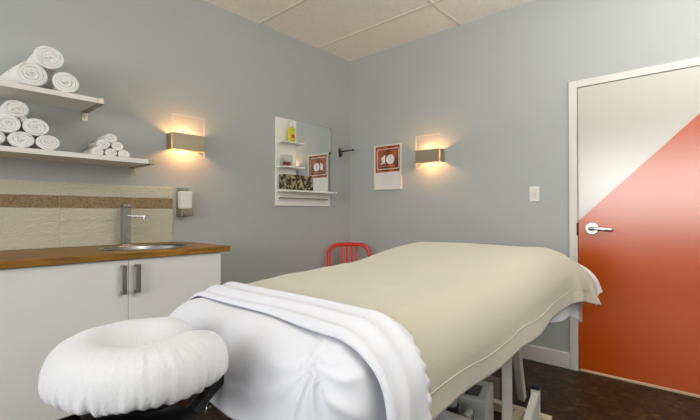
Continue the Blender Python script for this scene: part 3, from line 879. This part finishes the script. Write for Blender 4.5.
# flat top sheet turned down over the blanket
def top_sheet():
    m = MB(); rows = []
    NA, NB = 190, 44
    A0, A1 = -.345-.40, .345+.60
    for i in range(NA+1):
        row = []
        a = A0 + (A1-A0)*i/NA
        for j in range(NB+1):
            v_ = j/NB
            sag = .045*((a)/.4)**2 if abs(a) < .55 else .045*(.55/.4)**2
            bn = -2.575 - .035*sstep(a, .0, .4) + .012*noise.noise((a*3, 0, 4))
            bf = -2.405 + .010*noise.noise((a*4, 3, 4))
            if a > .40: bf -= .04*min(1, (a-.40)/.4)
            b_ = bn + (bf-bn)*v_
            def tf(tl, aa, bb, sg, dn, th): return tl + .03*math.sin(v_*9)
            p = drape(a, b_,   .520, .175, .006 - .010*(1-sstep(v_, .0, .3)), near=None, far=None, tilt=.07, tfun=tf)
            # roll at the near fold, soft lengthwise folds, frilled far hem
            roll_ = .010*math.sqrt(max(0, 1-(1-min(1, v_/.10))**2))
            lay = .007 if v_ > .10 else 0
            fold = .0075*math.sin(v_*17+.8+1.5*noise.noise((a*2, v_, 9)))*min(1, v_/.15)*(1-v_*.4)
            frill = (.005*math.sin(a*150+2*noise.noise((a*9,0,0))) if a > .47 else .0008*math.sin(a*60))*max(0, (v_-.86)/.14)
            up_ = roll_ + fold + frill - .012*max(0, (v_-.8)/.2)
            if abs(a) < .42: p.z += up_
            elif a > 0:
                k = min(1, (a-.42)/.1); p.z += up_*(1-k); p.x += up_*k + .010*noise.noise((a*7, v_*4, 2))*k
            else: 
                k = min(1, (-a-.42)/.1); p.z += up_*(1-k); p.x -= up_*k
            row.append(p)
        rows.append(row)
    m.grid(rows)
    o = m.build('top_sheet', M['sheet'], smooth=True, solid=.002)
    m = MB(); rows = []
    for i in range(41):                       # its foot corner, showing a little below the blanket
        row = []
        for j in range(41):
            b_ = -.78 + .33*j/40; a = .10 + (side_w(b_) - .17 + .275 - .10)*i/40
            def tf3(tl, aa, bb, sg, dn, th): return side_tilt(tl, bb, sg) + .12*sstep(bb, -.58, -.50)
            p = drape(a, b_, side_w(b_) - .012 + .018*sstep(b_, -.53, -.50), .17, -.030 + .028*sstep(b_, -.53, -.50), tilt=.06, tfun=tf3)
            p.z += .004*fbm(p, 4.0) + .003*fbm(p, 9.0) - .02*sstep(b_, -.62, -.505)**2
            row.append(p)
        rows.append(row)
    m.grid(rows); m.build('foot_corner', M['sheet'], o, smooth=True)
    return o
tag(top_sheet(), 'white top sheet turned down in a folded band across the cream blanket', 'sheet')

# ------------------------------------------------------------------ face cradle with white cover
HX, HY = 1.925, -2.94
fcd = thing('face_cradle', 'padded horseshoe face cradle in a gathered white terry cover', 'face cradle', (HX, HY, .7))
def cradle():
    m = MB(); rows = []
    NT = 220
    def RO(t_):          # t_=0 towards the table (+y)
        base = 1/math.sqrt((math.sin(t_)/.212)**2 + (math.cos(t_)/.182)**2)
        base *= 1 + .06*math.exp(-((abs(t_)-.75)/.35)**2)
        nb = math.exp(-(t_/.21)**2)
        return base*(1-nb) + .10*nb
    for i in range(NT):
        t_ = -PI + 2*PI*i/NT
        ro = RO(t_); row = []
        n_ = math.exp(-(t_/.30)**2)
        ux, uy = math.sin(t_), math.cos(t_); s0 = 1
        def pt(rad, z): return (HX+ux*rad, HY+uy*rad, z)
        ridge = .856 + .02*uy*ro*s0
        dip = .838
        for s_ in (0.0, .12, .25, .38, .5, .62, .72, .82, .9, .96, 1.0):
            # height over the ring: low centre, crest at .62, rounding to the rim
            if s_ < .62:
                k = s_/.62; k = k*k*(3-2*k); z = dip + (ridge-dip)*k
            else:
                k = (s_-.62)/.38; z = ridge - .050*(1-math.sqrt(max(0, 1-k*k*.96)))
            rad = ro*s_
            z -= .055*math.exp(-(ux*rad/.044)**2)*sstep(uy*rad, -.09, .05)
            z += .0045*noise.noise((t_*16, s_*3, 7))*sstep(s_, .6, 1.0)
            z += .003*noise.noise((ux*rad*20, uy*rad*20, 1))
            row.append(pt(rad, z))
        zr = row[-1][2]
        for k, (dr, dz) in enumerate(((.006, -.016), (.008, -.035), (.004, -.055), (-.002, -.060), (-.014, -.067), (-.04, -.070), (-.07, -.070))):
            g_ = min(1, (k+.6)/3.0)
            ruf = (.0035*math.sin(t_*52 + 9*noise.noise((t_*2.5, 0, 0))) + .009*noise.noise((t_*14, k*.25, 5)) + .005*noise.noise((t_*30, k*.2, 8)))*g_
            rad = ro + dr + ruf
            row.append(pt(max(.02, rad), zr + dz*(1-.45*n_) + .006*noise.noise((t_*12, 3, k*.2))*g_))
        rows.append(row)
    vs = m.grid(rows, True, False)
    bmesh.ops.remove_doubles(m.bm, verts=m.bm.verts[:], dist=.0005)
    return m.build('cover', M['cover'], fcd, smooth=True, subsurf=1)
cradle()
# padded core, plate and arms
m = MB()
m.tube([(HX+.125*math.sin(R(t_)), HY+.105*math.cos(R(t_)), .752) for t_ in range(40, 321, 10)], .05, 12, sx=.7, sy=1.0)
m.build('cushion', M['blackvinyl'], fcd, smooth=True)
m = MB()
m.tube([(HX+.02+.105*math.sin(R(t_)), HY+.02+.09*math.cos(R(t_)), .692) for t_ in range(70, 291, 10)], .05, 8, sx=.16, sy=1.0)
m.build('plate', M['black'], fcd, smooth=True, angle=40)
for sx_ in (-.11, -.03):
    MB().bar((HX+sx_, HY+.02, .676), (HX+sx_, YN+.12, .672), .022, .022).build('arm', M['black'], fcd, bevel=.002)
MB().bar((1.93, -2.70, .70), (1.93, -2.93, .522), .034, .022).build('lever_bar', M['black'], fcd, bevel=.003)

# ------------------------------------------------------------------ stool whose chrome leg shows behind the cradle
stl = thing('stool', 'stool behind the table showing one slim chrome leg under the cradle', 'stool', (.9, -1.93, 0))
MB().cyl((.9, -1.93, .43), (.9, -1.93, .49), .17, seg=40).build('seat', M['blackvinyl'], stl, bevel=.02, smooth=True, angle=40)
for k in range(4):
    t_ = R(225+90*k); x, y = .9+.23*math.cos(t_), -1.93+.23*math.sin(t_)
    x2, y2 = .9+.12*math.cos(t_), -1.93+.12*math.sin(t_)
    MB().cyl((x, y, 0), (x, y, .008), .024).cyl((x, y, .008), (x2, y2, .43), .0105).build('leg', M['chrome'], stl, smooth=True, angle=40)

# ------------------------------------------------------------------ light
W = bpy.data.worlds.new('world'); S.world = W; W.use_nodes = True
bg = W.node_tree.nodes['Background']
bg.inputs[0].default_value = (.80, .90, 1.0, 1); bg.inputs[1].default_value = 1.2
def area(name, loc, rot, sx, sy, e, col):
    L = bpy.data.lights.new(name, 'AREA'); L.shape = 'RECTANGLE'; L.size = sx; L.size_y = sy; L.energy = e; L.color = col
    o = bpy.data.objects.new(name, L); COL.objects.link(o); o.location = loc; o.rotation_euler = rot
    return o
area('daylight_window', ((WX0+WX1)/2, YF-.18, (WZ0+WZ1)/2), (R(90), 0, 0), WX1-WX0, WZ1-WZ0, 125, (.98, .97, .95))
area('added_upward_fill', (3.7, -1.7, 1.75), (R(180), 0, 0),   .8, .8, 72, (1, .98, .95))  # added out-of-view fill aimed upwards to brighten the ceiling; no real lamp
area('added_overhead_fill', (2.9, -1.5, 2.79), (0, 0, 0), 1.2, .6, 8, (1, .98, .95))  # unseen overhead fill added to even out table and walls; no fixture
area('hall_light', (2.3, .6, 2.5), (0, 0, 0),   .5, .5, 22, (1, .88, .66))

S.view_settings.view_transform = 'Standard'; S.view_settings.look = 'None'
S.view_settings.gamma = 1; S.view_settings.exposure = .0
S.view_settings.use_curve_mapping = False
S.cycles.max_bounces = 10; S.cycles.diffuse_bounces = 6; S.cycles.transparent_max_bounces = 12
S.cycles.use_denoising = True
